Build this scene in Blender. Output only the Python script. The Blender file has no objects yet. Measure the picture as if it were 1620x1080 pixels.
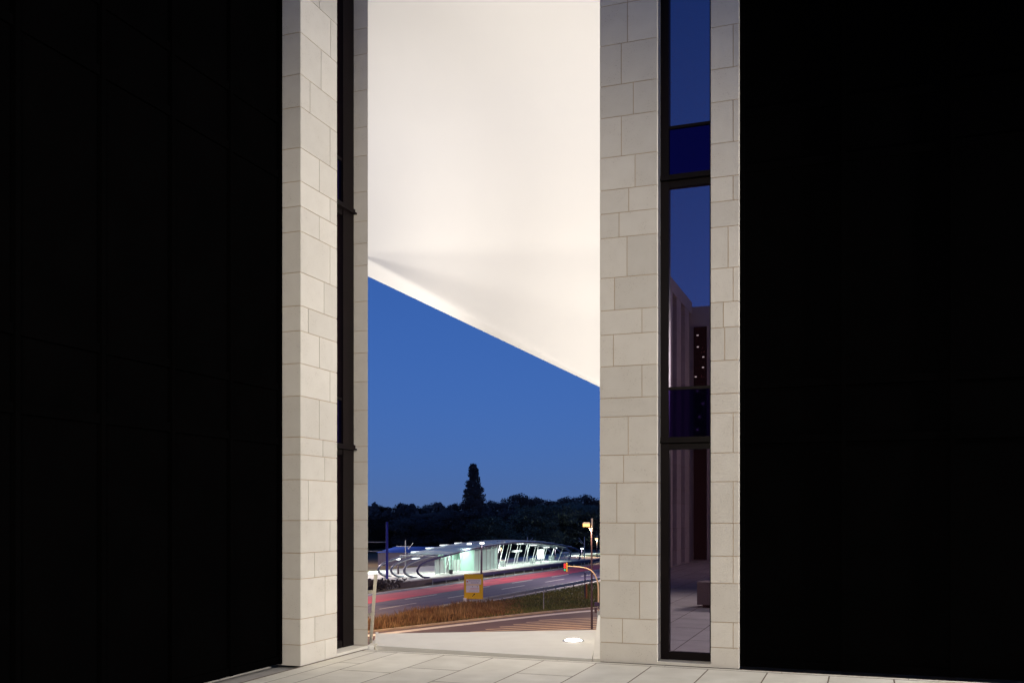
import bpy, math, random
from mathutils import Vector, Matrix
random.seed(7)
R = math.radians
S = bpy.context.scene
C = S.collection
# ------------------------------------------------------------------ camera, sky, exposure
EYE, F, CX, CY = 1.8, 1535.0, 810.0, 815.0
cam = bpy.data.cameras.new('camera'); co = bpy.data.objects.new('camera', cam); C.objects.link(co); S.camera = co
co.location = (0, 0, EYE); co.rotation_euler = (R(90), 0, 0)
cam.sensor_width = 36; cam.lens = 36*F/1620; cam.shift_y = (CY-540)/1620
cam.clip_start = .1; cam.clip_end = 6000
w = bpy.data.worlds.new('World'); S.world = w; w.use_nodes = True
nt = w.node_tree; bg = nt.nodes['Background']
sk = nt.nodes.new('ShaderNodeTexSky'); sk.sky_type = 'NISHITA'; sk.sun_disc = False
sk.sun_elevation = R(0.0); sk.sun_rotation = R(180); sk.ozone_density = 4.3; sk.air_density = 1.0; sk.dust_density = .9
tc = nt.nodes.new('ShaderNodeTexCoord'); ad = nt.nodes.new('ShaderNodeVectorMath'); ad.inputs[1].default_value = (0, 0, .16)
nt.links.new(tc.outputs['Generated'], ad.inputs[0]); nt.links.new(ad.outputs[0], sk.inputs[0])
nt.links.new(sk.outputs[0], bg.inputs[0]); bg.inputs[1].default_value = .092
tn = nt.nodes.new('ShaderNodeMix'); tn.data_type = 'RGBA'; tn.blend_type = 'MULTIPLY'; tn.inputs[0].default_value = 1; tn.inputs[7].default_value = (1.16, .93, .98, 1)
nt.links.new(sk.outputs[0], tn.inputs[6]); nt.links.new(tn.outputs[2], bg.inputs[0])
S.view_settings.view_transform = 'Standard'; S.view_settings.look = 'None'; S.view_settings.gamma = 1
S.view_settings.exposure = 3.0
LP = .125                       # lamp powers below are for exposure 0; this scales them to the exposure above
# the sun has just set behind the camera: only a trace of directional glow is left
sl = bpy.data.lights.new('sun', 'SUN'); so = bpy.data.objects.new('sun', sl); C.objects.link(so)
sl.energy = .002; sl.angle = R(10); sl.color = (1, .8, .65); so.rotation_euler = (R(86), 0, 0)

# ------------------------------------------------------------------ helpers
CA, SA = .9394, .3427
def W(u, v, z=0.0): return Vector((u*CA+v*SA, -u*SA+v*CA, z))
DX, DY = .415, .9098
def H(s, n, z=0.0): return Vector((s*DX+n*DY, s*DY-n*DX, z))        # along / across the highway
def PX(px, y_m, z=0.0): return Vector(((px-CX)/F*y_m, y_m, z))
def s_at(px, n):
    t = (px-CX)/F; Y = n/(DY*t-DX); return DX*t*Y+DY*Y
class MB:
    def __init__(s): s.v = []; s.f = []; s.m = []; s.sm = []
    def add(s, vs, fs, m=0, smooth=False):
        o = len(s.v); s.v += [Vector(a) for a in vs]
        for f in fs: s.f.append([o+i for i in f]); s.m.append(m); s.sm.append(smooth)
    def prism(s, poly, z0, z1, m=0, T=W):
        n = len(poly); z0s = z0 if isinstance(z0, (list, tuple)) else [z0]*n; z1s = z1 if isinstance(z1, (list, tuple)) else [z1]*n
        vs = [T(a, b, z) for (a, b), z in zip(poly, z0s)]+[T(a, b, z) for (a, b), z in zip(poly, z1s)]
        fs = [list(range(n)), list(range(2*n-1, n-1, -1))]+[[i, i+n, (i+1) % n+n, (i+1) % n] for i in range(n)]
        # orient outward
        a = sum(poly[i][0]*poly[(i+1) % n][1]-poly[(i+1) % n][0]*poly[i][1] for i in range(n))
        if a > 0: fs = [f[::-1] for f in fs]
        s.add(vs, fs, m)
    def box(s, a0, a1, b0, b1, z0, z1, m=0, T=W):
        s.prism([(a0, b0), (a1, b0), (a1, b1), (a0, b1)], z0, z1, m, T)
    def tube(s, pts, r, k=8, m=0, cap=True):
        pts = [Vector(p) for p in pts]; rs = r if isinstance(r, (list, tuple)) else [r]*len(pts); vs = []; up = None
        for i, p in enumerate(pts):
            d = (pts[min(i+1, len(pts)-1)]-pts[max(i-1, 0)]).normalized()
            if up is None: up = d.orthogonal().normalized()
            up = (up-d*up.dot(d)).normalized(); b = d.cross(up)
            for j in range(k):
                a = 2*math.pi*j/k; vs.append(p+(up*math.cos(a)+b*math.sin(a))*rs[i])
        fs = []
        for i in range(len(pts)-1):
            for j in range(k): fs.append([i*k+j, i*k+(j+1) % k, (i+1)*k+(j+1) % k, (i+1)*k+j])
        s.add(vs, fs, m, True)
        if cap: s.add(vs[:k], [list(range(k))[::-1]], m); s.add(vs[-k:], [list(range(k))], m)
    def build(s, name, mats, parent=None, kind=None):
        me = bpy.data.meshes.new(name)
        org = root_loc(parent) if parent else Vector((0, 0, 0))
        me.from_pydata([tuple(a-org) for a in s.v], [], s.f)
        for m in (mats if isinstance(mats, (list, tuple)) else [mats]): me.materials.append(m)
        me.polygons.foreach_set('material_index', s.m); me.polygons.foreach_set('use_smooth', s.sm); me.update()
        o = bpy.data.objects.new(name, me); C.objects.link(o); o.parent = parent
        if kind: o['kind'] = kind
        return o
def root_loc(o):
    while o.parent: o = o.parent
    return o.location
def tag(o, label=None, cat=None, group=None, kind=None):
    if label: o['label'] = label
    if cat: o['category'] = cat
    if group: o['group'] = group
    if kind: o['kind'] = kind
    return o
def thing(name, loc, label, cat, group=None):
    o = bpy.data.objects.new(name, None); C.objects.link(o); o.location = loc; o.empty_display_size = .3
    return tag(o, label, cat, group)
def copy_tree(o, parent=None):
    c = o.copy(); C.objects.link(c); c.parent = parent
    for ch in list(o.children): copy_tree(ch, c)
    return c
def lamp(parent, kind, loc, power, color, name='light', aim=None, size=.3, size_y=None, angle=None, blend=.5):
    l = bpy.data.lights.new(name, kind); l.energy = power*LP; l.color = color
    if kind == 'AREA':
        l.size = size
        if size_y: l.shape = 'RECTANGLE'; l.size_y = size_y
    elif kind == 'SPOT': l.spot_size = angle or R(120); l.spot_blend = blend; l.shadow_soft_size = size
    else: l.shadow_soft_size = size
    o = bpy.data.objects.new(name, l); C.objects.link(o); o.parent = parent
    o.location = Vector(loc)-(root_loc(parent) if parent else Vector())
    d = Vector(aim)-Vector(loc) if aim is not None else Vector((0, 0, -1))
    o.rotation_euler = d.to_track_quat('-Z', 'Y').to_euler()
    return o
def catmull(pts, k=6):
    out = []
    for i in range(len(pts)-1):
        p0, p1, p2, p3 = [Vector(pts[min(max(j, 0), len(pts)-1)]) for j in (i-1, i, i+1, i+2)]
        for q in range(k):
            t = q/k
            out.append(.5*((2*p1)+(p2-p0)*t+(2*p0-5*p1+4*p2-p3)*t*t+(3*p1-p0-3*p2+p3)*t**3))
    out.append(Vector(pts[-1])); return out

# ------------------------------------------------------------------ materials
def mat(name, col, rough=.7, metal=0., spec=.5, noise=None, bump=None, emit=None, island=0., pores=0., streak=None):
    """noise=(scale, amount, second colour)   bump=(scale, strength, distance)"""
    m = bpy.data.materials.new(name); m.use_nodes = True; n = m.node_tree; b = n.nodes['Principled BSDF']
    b.inputs['Base Color'].default_value = (*col, 1); b.inputs['Roughness'].default_value = rough
    b.inputs['Metallic'].default_value = metal; b.inputs['Specular IOR Level'].default_value = spec
    g = n.nodes.new('ShaderNodeNewGeometry'); src = None
    def mix(a, bb, fac, mode='MIX'):
        x = n.nodes.new('ShaderNodeMix'); x.data_type = 'RGBA'; x.blend_type = mode
        if hasattr(fac, 'links'): n.links.new(fac, x.inputs[0])
        else: x.inputs[0].default_value = fac
        for i, c in ((6, a), (7, bb)):
            if hasattr(c, 'links'): n.links.new(c, x.inputs[i])
            else: x.inputs[i].default_value = (*c, 1)
        return x.outputs[2]
    def rng(sock, a, bb, c=0., d=1.):
        x = n.nodes.new('ShaderNodeMapRange'); n.links.new(sock, x.inputs[0])
        x.inputs[1].default_value = a; x.inputs[2].default_value = bb; x.inputs[3].default_value = c; x.inputs[4].default_value = d
        return x.outputs[0]
    def ntex(scale, detail=5):
        t = n.nodes.new('ShaderNodeTexNoise'); t.inputs['Scale'].default_value = scale; t.inputs['Detail'].default_value = detail
        n.links.new(g.outputs['Position'], t.inputs['Vector']); return t.outputs['Fac']
    if noise:
        sc, am, c2 = noise; src = mix(col, c2, rng(ntex(sc), .5-.5/max(am, .01)*.5, .5+.5/max(am, .01)*.5) if am > 1 else rng(ntex(sc), .3, .7, 0, am))
    if streak:     # streaks along the carriageway: wear on asphalt, tail-light trails on red
        mp = n.nodes.new('ShaderNodeMapping'); n.links.new(g.outputs['Position'], mp.inputs['Vector']); mp.vector_type = 'TEXTURE'
        mp.inputs['Rotation'].default_value = (0, 0, math.atan2(DY, DX)); mp.inputs['Scale'].default_value = (30, .8, 1)
        t = n.nodes.new('ShaderNodeTexNoise'); t.inputs['Scale'].default_value = 1.; t.inputs['Detail'].default_value = 4; n.links.new(mp.outputs[0], t.inputs['Vector'])
        src = mix(src if src else col, streak, rng(t.outputs['Fac'], .38, .62))
    if island:
        base = src if src else col
        f = rng(g.outputs['Random Per Island'], 0, 1, 1-island, 1+island)
        cb = n.nodes.new('ShaderNodeCombineColor')
        for i in range(3): n.links.new(f, cb.inputs[i])
        src = mix(base, cb.outputs[0], 1., 'MULTIPLY')
    if pores:
        v = n.nodes.new('ShaderNodeTexVoronoi'); v.inputs['Scale'].default_value = 38
        n.links.new(g.outputs['Position'], v.inputs['Vector'])
        k = rng(v.outputs['Distance'], .08, .24, 1, 0)
        gate = rng(ntex(5, 4), .47, .6)
        mu = n.nodes.new('ShaderNodeMath'); mu.operation = 'MULTIPLY'; n.links.new(k, mu.inputs[0]); n.links.new(gate, mu.inputs[1])
        mu2 = n.nodes.new('ShaderNodeMath'); mu2.operation = 'MULTIPLY'; n.links.new(mu.outputs[0], mu2.inputs[0]); mu2.inputs[1].default_value = pores
        src = mix(src if src else col, (col[0]*.35, col[1]*.3, col[2]*.25), mu2.outputs[0])
    if src: n.links.new(src, b.inputs['Base Color'])
    if bump:
        bp = n.nodes.new('ShaderNodeBump'); bp.inputs['Strength'].default_value = bump[1]; bp.inputs['Distance'].default_value = bump[2]
        n.links.new(ntex(bump[0], 8), bp.inputs['Height']); n.links.new(bp.outputs[0], b.inputs['Normal'])
    if emit:
        b.inputs['Emission Color'].default_value = (*emit[0], 1); b.inputs['Emission Strength'].default_value = emit[1]*LP
    return m
ORD = ['first', 'second', 'third', 'fourth', 'fifth', 'sixth', 'seventh', 'eighth', 'ninth', 'tenth', 'eleventh', 'twelfth', 'thirteenth', 'fourteenth', 'fifteenth', 'sixteenth', 'seventeenth', 'eighteenth', 'nineteenth', 'twentieth']
M = {}
M['stone'] = mat('limestone', (.56, .525, .45), .85, noise=(5, .55, (.505, .465, .39)), island=.07, bump=(60, .3, .004), pores=.5)
M['joint'] = mat('mortar', (.41, .31, .205), .9)
M['slab'] = mat('paving_stone', (.63, .60, .51), .75, noise=(2.5, .8, (.51, .48, .395)), island=.07, bump=(50, .3, .003), pores=.35)
M['slabjoint'] = mat('paving_joint', (.12, .085, .055), .9)
M['body'] = mat('rough_render', (.4, .37, .32), .9, noise=(1, .5, (.33, .3, .26)))
M['bronze'] = mat('dark_bronze_frame', (.007, .0045, .0045), .4, 0, .06, noise=(3, .5, (.004, .003, .003)))
M['spandrel'] = mat('dark_spandrel_glass', (.004, .003, .007), .10, 0, .35)
M['cladding'] = mat('near_black_cladding', (.0012, .0011, .0011), .9, 0, .0, noise=(2, .6, (.0007, .0007, .0007)), bump=(30, .3, .003))
M['canopy'] = mat('white_membrane', (.80, .77, .71), .8, noise=(.5, .5, (.77, .74, .68)), bump=(3, .12, .01))
M['whitepaint'] = mat('white_concrete_coating', (.78, .75, .66), .6, noise=(3, .6, (.70, .665, .57)), bump=(40, .2, .003))
M['concrete'] = mat('concrete', (.33, .31, .28), .9, noise=(2, .8, (.25, .235, .21)), bump=(20, .4, .01))
M['darkconc'] = mat('stained_concrete', (.16, .115, .11), .9, noise=(1, .8, (.10, .075, .075)))
M['cream'] = mat('cream_painted_steel', (.58, .53, .41), .5)
M['steelw'] = mat('white_steel', (.72, .74, .70), .4, .1)
M['steelg'] = mat('galvanised_steel', (.42, .42, .42), .45, .7, noise=(4, .5, (.33, .33, .34)))
M['steelp'] = mat('violet_grey_steel', (.06, .045, .11), .5, .4)
M['archg'] = mat('grey_blue_steel', (.20, .20, .25), .4, .3)
M['bluemast'] = mat('blue_painted_mast', (.055, .05, .36), .45, 0, noise=(3, .4, (.05, .045, .30)))
M['darkpole'] = mat('dark_painted_pole', (.075, .05, .07), .5, .3)
M['asphalt'] = mat('asphalt', (.10, .072, .10), .62, noise=(.35, .8, (.075, .058, .09)), streak=(.055, .045, .085), bump=(9, .4, .02))
M['asphaltnear'] = mat('worn_asphalt', (.125, .09, .095), .75, noise=(.4, .8, (.09, .062, .068)), bump=(9, .4, .02))
M['redtrail'] = mat('tail_light_glow', (.62, .06, .085), .7, noise=(.6, .7, (.34, .055, .075)), streak=(.36, .035, .08))  # red of the tail-light trails put into the surface colour
M['paint'] = mat('road_paint', (.72, .70, .66), .6, noise=(2, .6, (.5, .47, .42)))
M['paintcream'] = mat('worn_cream_paint', (.62, .50, .34), .6, noise=(1.2, .8, (.36, .27, .2)))
M['paleconc_headlight'] = mat('concrete_and_headlight_band', (.66, .64, .58), .7, noise=(.3, .7, (.5, .49, .44)))  # deck concrete; also stands for headlight glow on the far carriageway
M['grass'] = mat('grass', (.055, .06, .022), .9, noise=(.25, .9, (.10, .075, .03)), bump=(4, .6, .05))
M['blades'] = mat('grass_blades', (.09, .12, .035), .85, noise=(.6, .9, (.14, .115, .045)), island=.3)
M['weeds'] = mat('dry_weeds', (.30, .19, .09), .9, noise=(.9, .95, (.16, .07, .038)), island=.4)
M['soil'] = mat('dry_soil', (.15, .10, .055), .95, noise=(.5, .9, (.09, .07, .03)))
M['leaf'] = mat('dark_foliage', (.105, .08, .07), .85, island=.45, noise=(.12, .9, (.045, .042, .042)))
M['leafg'] = mat('grey_green_foliage', (.15, .165, .12), .85, island=.45, noise=(.12, .9, (.06, .075, .05)))
M['bark'] = mat('bark', (.05, .035, .025), .95, bump=(5, .8, .05))
M['yellow'] = mat('yellow_sign_face', (.88, .54, .012), .5, noise=(2, .3, (.82, .49, .01)))
M['signw'] = mat('white_sign_face', (.86, .84, .84), .5)
M['black'] = mat('black_print', (.02, .015, .02), .6)
M['greyp'] = mat('grey_print', (.32, .30, .36), .6)
M['redp'] = mat('red_print', (.6, .03, .03), .6)
M['brown'] = mat('brown_panel', (.25, .09, .035), .7)
M['bluero'] = mat('blue_roof', (.02, .06, .30), .5, noise=(.5, .5, (.02, .045, .22)))
M['corr'] = mat('pinkish_sheeting', (.42, .33, .33), .6)
M['roofp'] = mat('grey_green_roof_sheet', (.36, .47, .46), .4, .2, noise=(.6, .6, (.40, .48, .50)))
M['greenglass'] = mat('frosted_green_glass', (.46, .66, .56), .3, noise=(.8, .6, (.36, .54, .47)))
M['scrglass'] = mat('pale_screen_glass', (.55, .66, .60), .25)
M['uplens'] = mat('uplight_lens', (1, .97, .9), .3, emit=((1, .95, .84), 34))
M['wlamp'] = mat('white_lamp_lens', (1, 1, 1), .3, emit=((.86, 1, .93), 9))
M['wlamp2'] = mat('dim_white_lamp_lens', (1, 1, 1), .3, emit=((.9, 1, .95), 2))
M['bulb'] = mat('small_bulb', (1, .95, .8), .3, emit=((1, .9, .7), 1.1))
M['olamp'] = mat('sodium_lamp_lens', (1, .8, .4), .3, emit=((1, .42, .09), 1.7))
M['olamp2'] = mat('far_yellow_lens', (1, .8, .4), .3, emit=((1, .75, .3), 3))
M['redlight'] = mat('red_signal_lens', (.6, .02, .02), .3, emit=((1, .03, .04), 1.6))
M['greenlight'] = mat('green_signal_lens', (.02, .4, .2), .3, emit=((.05, .9, .45), .5))
M['sigy'] = mat('signal_backplate', (.72, .42, .05), .5)
M['archw'] = mat('cream_mast_paint', (.60, .50, .38), .45)
M['flood'] = mat('floodlight_lens', (1, .95, .85), .3, emit=((1, .9, .74), 10))
# coated window glass: dark, mirror-like
gm = bpy.data.materials.new('coated_window_glass'); gm.use_nodes = True; n = gm.node_tree; n.nodes.clear()
out = n.nodes.new('ShaderNodeOutputMaterial'); mx = n.nodes.new('ShaderNodeMixShader'); gl = n.nodes.new('ShaderNodeBsdfGlossy'); df = n.nodes.new('ShaderNodeBsdfDiffuse')
gl.inputs['Roughness'].default_value = .0; gl.inputs['Color'].default_value = (.80, .72, .95, 1); df.inputs[0].default_value = (.012, .004, .006, 1)
lw = n.nodes.new('ShaderNodeLayerWeight'); lw.inputs[0].default_value = .25
mr = n.nodes.new('ShaderNodeMapRange'); n.links.new(lw.outputs['Fresnel'], mr.inputs[0]); mr.inputs[3].default_value = .36; mr.inputs[4].default_value = 1
n.links.new(mr.outputs[0], mx.inputs[0]); n.links.new(df.outputs[0], mx.inputs[1]); n.links.new(gl.outputs[0], mx.inputs[2]); n.links.new(mx.outputs[0], out.inputs[0])
M['glass'] = gm
sg2 = gm.copy(); sg2.name = 'blue_spandrel_glass'; M['spandrel'] = sg2
for q in sg2.node_tree.nodes:
    if q.type == 'BSDF_GLOSSY': q.inputs['Color'].default_value = (.07, .035, .22, 1); q.inputs['Roughness'].default_value = .03
    if q.type == 'BSDF_DIFFUSE': q.inputs[0].default_value = (.001, .001, .006, 1)

# ------------------------------------------------------------------ terrain
GZ = -6.0
b = MB(); b.add([(-3000, -200, GZ), (3000, -200, GZ), (3000, 4500, GZ), (-3000, 4500, GZ)], [[0, 1, 2, 3]])
b.build('ground', M['grass'], kind='structure')
def strip(name, s0, s1, n0, n1, z, m, kind='structure', seg=1):
    b = MB(); vs = []; fs = []
    for i in range(seg+1):
        s = s0+(s1-s0)*i/seg; vs += [H(s, n0, z), H(s, n1, z)]
        if i: k = 2*i; fs.append([k-2, k-1, k+1, k])
    b.add(vs, fs); return b.build(name, m, kind=kind)
strip('highway', 20, 420, -53.2, -38.3, GZ+.008, M['asphalt'])
strip('tail_light_glow_lane', 20, 420, -51.6, -47.2, GZ+.014, M['redtrail'])  # glow of passing tail lights painted as a red lane
strip('gravel_verge', 20, 420, -54.0, -53.2, GZ+.012, M['soil'])
strip('headlight_band', 20, 500, -74, -66.2, GZ+.03, M['paleconc_headlight'])  # opposite carriageway, its pale colour standing for headlight trails
strip('far_field', -100, 600, -150, -75, GZ+.012, M['soil'])
# painted lane lines
b = MB()
for (nn, wd, ph, ln, gap) in ((-46.5, .16, 0, 6, 6), (-43.6, .16, 3, 6, 6), (-40.5, .16, 5, 4, 4)):
    s = 30+ph
    while s < 300:
        b.box(s, s+ln, nn-wd/2, nn+wd/2, GZ+.016, GZ+.022, T=H); s += ln+gap
b.box(30, 400, -38.75, -38.55, GZ+.012, GZ+.018, T=H); b.box(30, 400, -52.9, -52.75, GZ+.012, GZ+.018, T=H)
b.build('lane_markings', M['paint'], kind='structure')
# slip road in the foreground
edge = catmull([(-40, 20, 0), (-24, 44, 0), (-12.5, 61, 0), (-8.2, 66.3, 0), (-4.6, 70.3, 0), (-.97, 74.2, 0), (2.8, 78, 0), (6.9, 81.4, 0), (13, 85.6, 0), (22, 90, 0), (40, 96, 0), (80, 104, 0)], 6)
def off(pts, d):
    o = []
    for i, p in enumerate(pts):
        t = (pts[min(i+1, len(pts)-1)]-pts[max(i-1, 0)]).normalized(); o.append(p+Vector((t.y, -t.x, 0))*d)
    return o
def ribbon(name, d0, d1, z, m, kind='structure', h=0):
    a, c = off(edge, d0), off(edge, d1); b = MB(); n = len(a)
    vs = [Vector((p.x, p.y, z)) for p in a]+[Vector((p.x, p.y, z)) for p in c]
    fs = [[i, n+i, n+i+1, i+1] for i in range(n-1)]
    if h:
        vs += [Vector((p.x, p.y, z-h)) for p in a]+[Vector((p.x, p.y, z-h)) for p in c]
        fs += [[i, i+1, 2*n+i+1, 2*n+i] for i in range(n-1)]+[[n+i, 3*n+i, 3*n+i+1, n+i+1] for i in range(n-1)]
    b.add(vs, fs); return b.build(name, m, kind=kind)
ribbon('slip_road', .18, 13.6, GZ+.010, M['asphaltnear'])
ribbon('kerb', 0, .22, GZ+.13, M['paintcream'], h=.14)
ribbon('pale_edge_strip', .95, 1.75, GZ+.016, M['paint'])  # pale strip just inside the slip road kerb
b = MB()      # hatched area of parallel stripes
for i in range(9):
    y0 = 60.6+i*1.45; x0 = -5.6+i*.95
    L = 22-i*.4
    dx, dy = .93, .368
    p = Vector((x0, y0, GZ+.020)); q = p+Vector((dx, dy, 0))*L; nn = Vector((-dy, dx, 0))*.17
    b.add([p-nn, q-nn, q+nn, p+nn], [[0, 1, 2, 3]])
b.build('hatched_markings', M['paintcream'], kind='structure')
ribbon('verge_near', 13.6, 40, GZ+.006, M['grass'])
# embankment from terrace to road level
b = MB(); vs = []
for (v, z) in ((11.75, -.5), (17, -1.6), (24, -4.2), (31, -5.75), (34, GZ+.004)):
    vs += [W(-60, v+3, z), W(60, v+3, z)]
b.add(vs, [[2*i, 2*i+1, 2*i+3, 2*i+2] for i in range(4)]); b.build('embankment', M['grass'], kind='structure')

# weeds and grass (stuff)
def blades(name, pts, m, label, cat, wd=.05):
    b = MB(); vs = []; fs = []
    for (x, y, h) in pts:
        a = random.uniform(0, math.pi); c, s_ = math.cos(a)*wd, math.sin(a)*wd
        lx, ly = random.gauss(0, .22)*h, random.gauss(0, .22)*h; k = len(vs)
        vs += [(x-c, y-s_, GZ), (x+c, y+s_, GZ), (x+lx*.5+c*.8, y+ly*.5+s_*.8, GZ+h*.55), (x+lx*.5-c*.8, y+ly*.5-s_*.8, GZ+h*.55), (x+lx, y+ly, GZ+h)]
        fs += [[k, k+1, k+2, k+3], [k+3, k+2, k+4]]
    b.add(vs, fs); o = b.build(name, m); return tag(o, label, cat, kind='stuff')
ex = [p for p in edge]
def edge_y(x):
    for i in range(len(ex)-1):
        if ex[i].x <= x <= ex[i+1].x: return ex[i].y+(ex[i+1].y-ex[i].y)*(x-ex[i].x)/(ex[i+1].x-ex[i].x)
    return 60
def guard_y(x): # y on line n=-37.4
    s = (x+37.4*DY)/DX; return s*DY+37.4*DX
pts = []; gp = []
while len(pts) < 26000:
    x = random.uniform(-18, 3.5); y0, y1 = edge_y(x)+.25, min(guard_y(x), edge_y(x)+13)
    if y1 <= y0: continue
    y = y0+(y1-y0)*random.random()
    d = .5+.5*math.sin(x*1.7+math.sin(y*1.1)*1.5)*math.sin(y*.9+x*.6)
    fade = min(1, max(0, (1.2-x)/6))*min(1, (y-y0)/1.3+.25)
    if random.random() > fade: continue
    pts.append((x, y, random.uniform(.3, .75)*(.55+.7*d)*(.4+.6*fade)+(.35*fade if random.random() < .12 else 0)))
blades('dry_weeds', pts, M['weeds'], 'tall rust brown dry weeds beside the slip road kerb, lower left', 'weeds', .035)
while len(gp) < 26000:
    x = random.uniform(-12, 24); y0, y1 = edge_y(x)+.3, guard_y(x)
    if y1 <= y0: continue
    y = random.uniform(y0, y1); gp.append((x, y, random.uniform(.08, .26)))
blades('grass_tufts', gp, M['blades'], 'short olive grass on the verge between slip road and highway', 'grass', .05)

# ------------------------------------------------------------------ terrace
RT = 11.63; UL = -6.356; VP1 = 11.71
b = MB(); b.prism([(-14, -14.5), (13, -14.5), (13, 11.62), (-3.09, 11.62), (UL+.02, 11.69), (-14, 11.69)], -6.3, -.035)
b.build('terrace_base', M['concrete'], kind='structure')
b = MB()
b.box(UL+.01, 12.5, -13.9, 11.60, -.034, -.0012, 1)
wst = .675; u0 = -3.087; k = -5
i = -4
random.seed(3)
offs = {0: 1.02, -1: 1.85, -2: 1.08, -3: 1.5, -4: 1.0}
for i in range(-5, 23):
    ua, ub = u0+(i-0)*wst, u0+(i+1)*wst
    ua2 = max(ua, UL+.27)
    if ub < UL+.4: continue
    v = 11.47; first = True; oo = offs.get(i+1, random.uniform(.6, 1.9))
    while v > -13.5:
        L = oo if first else random.choice((1.35, 1.35, 1.6)); first = False
        b.box(ua2+.008, ub-.008, v-L+.011, v-.011, -.02, 0, 0); v -= L
# edging strips: slot drain with grey kerb stones along both walls
v = 11.46
while v > -13:
    b.box(UL+.045, UL+.262, v-1.2+.008, v, -.02, .0, 0); v -= 1.2
u = UL+.05
while u < 11:
    b.box(u, u+1.35-.006, 11.49, 11.57, -.02, .0, 0); u += 1.35
b.build('plaza_paving', [M['slab'], M['slabjoint']], kind='structure')

# ------------------------------------------------------------------ buildings
CR = [0, .24, .54, 1.0, 1.32, 1.71, 2.2, 2.54, 3.01, 3.24, 3.63, 4.02, 4.32, 4.72, 5.21, 5.51, 5.8, 6.2, 6.69, 7.08, 7.58, 8.07, 8.42, 8.84, 9.3, 9.6, 9.95]
CL = [0, .25, .56, 1.04, 1.35, 1.74, 2.23, 2.53, 2.74, 3.23, 3.62, 4.01, 4.31, 4.71, 5.2, 5.5, 5.8, 6.2, 6.69, 7.08, 7.58, 8.07, 8.42, 8.84, 9.3, 9.6, 9.95]
JR = {21: .49, 20: .49, 19: .38, 18: .59, 17: .38, 16: .62, 15: .51, 14: .34, 13: .48, 12: .26, 11: .74, 10: .24, 9: .74, 8: None, 7: .5, 6: .42, 5: .3, 4: .62, 3: .34, 2: .7, 1: .4, 0: None}
def pier(root, a0, a1, P, courses, joints, depth=.5, zb=0., label=None, fine=True):
    """stack of ashlar blocks, P(a, d) -> (u, v); d is measured into the wall"""
    b = MB(); g = .0045
    def pr(x0, x1, d0, d1, z0, z1, m):
        b.prism([P(x0, d0), P(x1, d0), P(x1, d1), P(x0, d1)], z0, z1, m)
    pr(a0+.007, a1-.007, .007, depth-.007, zb, courses[-1], 1)
    for i in range(len(courses)-1):
        z0, z1 = max(courses[i], zb)+(g if i else 0), courses[i+1]-g
        j = joints.get(i, 'r') if joints is not None else 'r'
        if j == 'r': j = random.choice((.3, .42, .6, .72, .5, .8))
        cuts = [a0] + ([a0+(a1-a0)*j] if j else []) + [a1]
        for q in range(len(cuts)-1):
            e = random.uniform(-.0008, .0008)
            pr(cuts[q]+(g if q else 0), cuts[q+1]-(g if q < len(cuts)-2 else 0), e, depth-e, z0, z1, 0)
    return b.build('pier', [M['stone'], M['joint']], root)
def window(root, a0, a1, P, fl, fr, rec=.235, top=9.6, zb=.036):
    """bronze window column: frame > three panes, two spandrels, two transoms"""
    b = MB()
    def bx(bb, x0, x1, d0, d1, z0, z1): bb.prism([P(x0, d0), P(x1, d0), P(x1, d1), P(x0, d1)], z0, z1)
    bx(b, a0+.002, a0+fl, rec-.02, rec+.14, zb, top); bx(b, a1-fr, a1-.002, rec-.02, rec+.14, zb, top)
    bx(b, a0+fl, a1-fr, rec-.01, rec+.13, zb, .13)
    for z in (2.61, 5.82): bx(b, a0+fl, a1-fr, rec-.01, rec+.13, z, z+.075)
    for z in (3.34, 6.54): bx(b, a0+fl, a1-fr, rec-.005, rec+.13, z, z+.035)
    # thin gasket round each pane, stepped back
    w_ = b.build('window', M['bronze'], root)
    for (z0, z1) in ((.13, 2.61), (3.375, 5.82), (6.575, top)):
        g = MB(); bx(g, a0+fl, a1-fr, rec+.035, rec+.06, z0, z1); g.build('pane', M['glass'], w_)
    for (z0, z1) in ((2.765, 3.34), (5.975, 6.54)):
        g = MB(); bx(g, a0+fl, a1-fr, rec+.015, rec+.05, z0, z1); g.build('spandrel', M['spandrel'], w_)
    for z in (2.688, 5.898):
        g = MB(); bx(g, a0+.003, a1-.003, rec-.07, rec+.10, z, z+.022); bx(g, a0+.003, a1-.003, rec-.045, rec+.10, z+.022, z+.07); g.build('transom', M['bronze'], w_)
    s_ = MB(); bx(s_, a0, a1, .0, rec+.1, 0, .034); s_.build('sill', M['slab'], w_)
    return w_
def bay(root, a0, a1, P, rec, top, mull=1.05):
    """wide near-black cladding bay with shallow mullions"""
    b = MB(); n_ = max(1, round((a1-a0)/mull))
    b.prism([P(a0+.002, rec), P(a1-.002, rec), P(a1-.002, rec+.2), P(a0+.002, rec+.2)], .02, top)
    for i in range(n_+1):
        x = a0+.03+(a1-a0-.06)*i/n_
        b.prism([P(x-.025, rec-.05), P(x+.025, rec-.05), P(x+.025, rec-.001), P(x-.025, rec-.001)], .02, top)
    for z in (.02, 2.65, 3.3, 5.85, 6.5): b.prism([P(a0+.06, rec-.03), P(a1-.06, rec-.03), P(a1-.06, rec-.001), P(a0+.06, rec-.001)], z, z+.09)
    return b.build('dark_bay', M['cladding'], root)
random.seed(11)
PL = lambda a, d: (UL-d, a)
PR = lambda a, d: (a, RT+d)
lb = thing('stone_building', W(-9, 0), 'pale limestone building on the left with brightly lit pier and narrow dark window', 'building')
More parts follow.
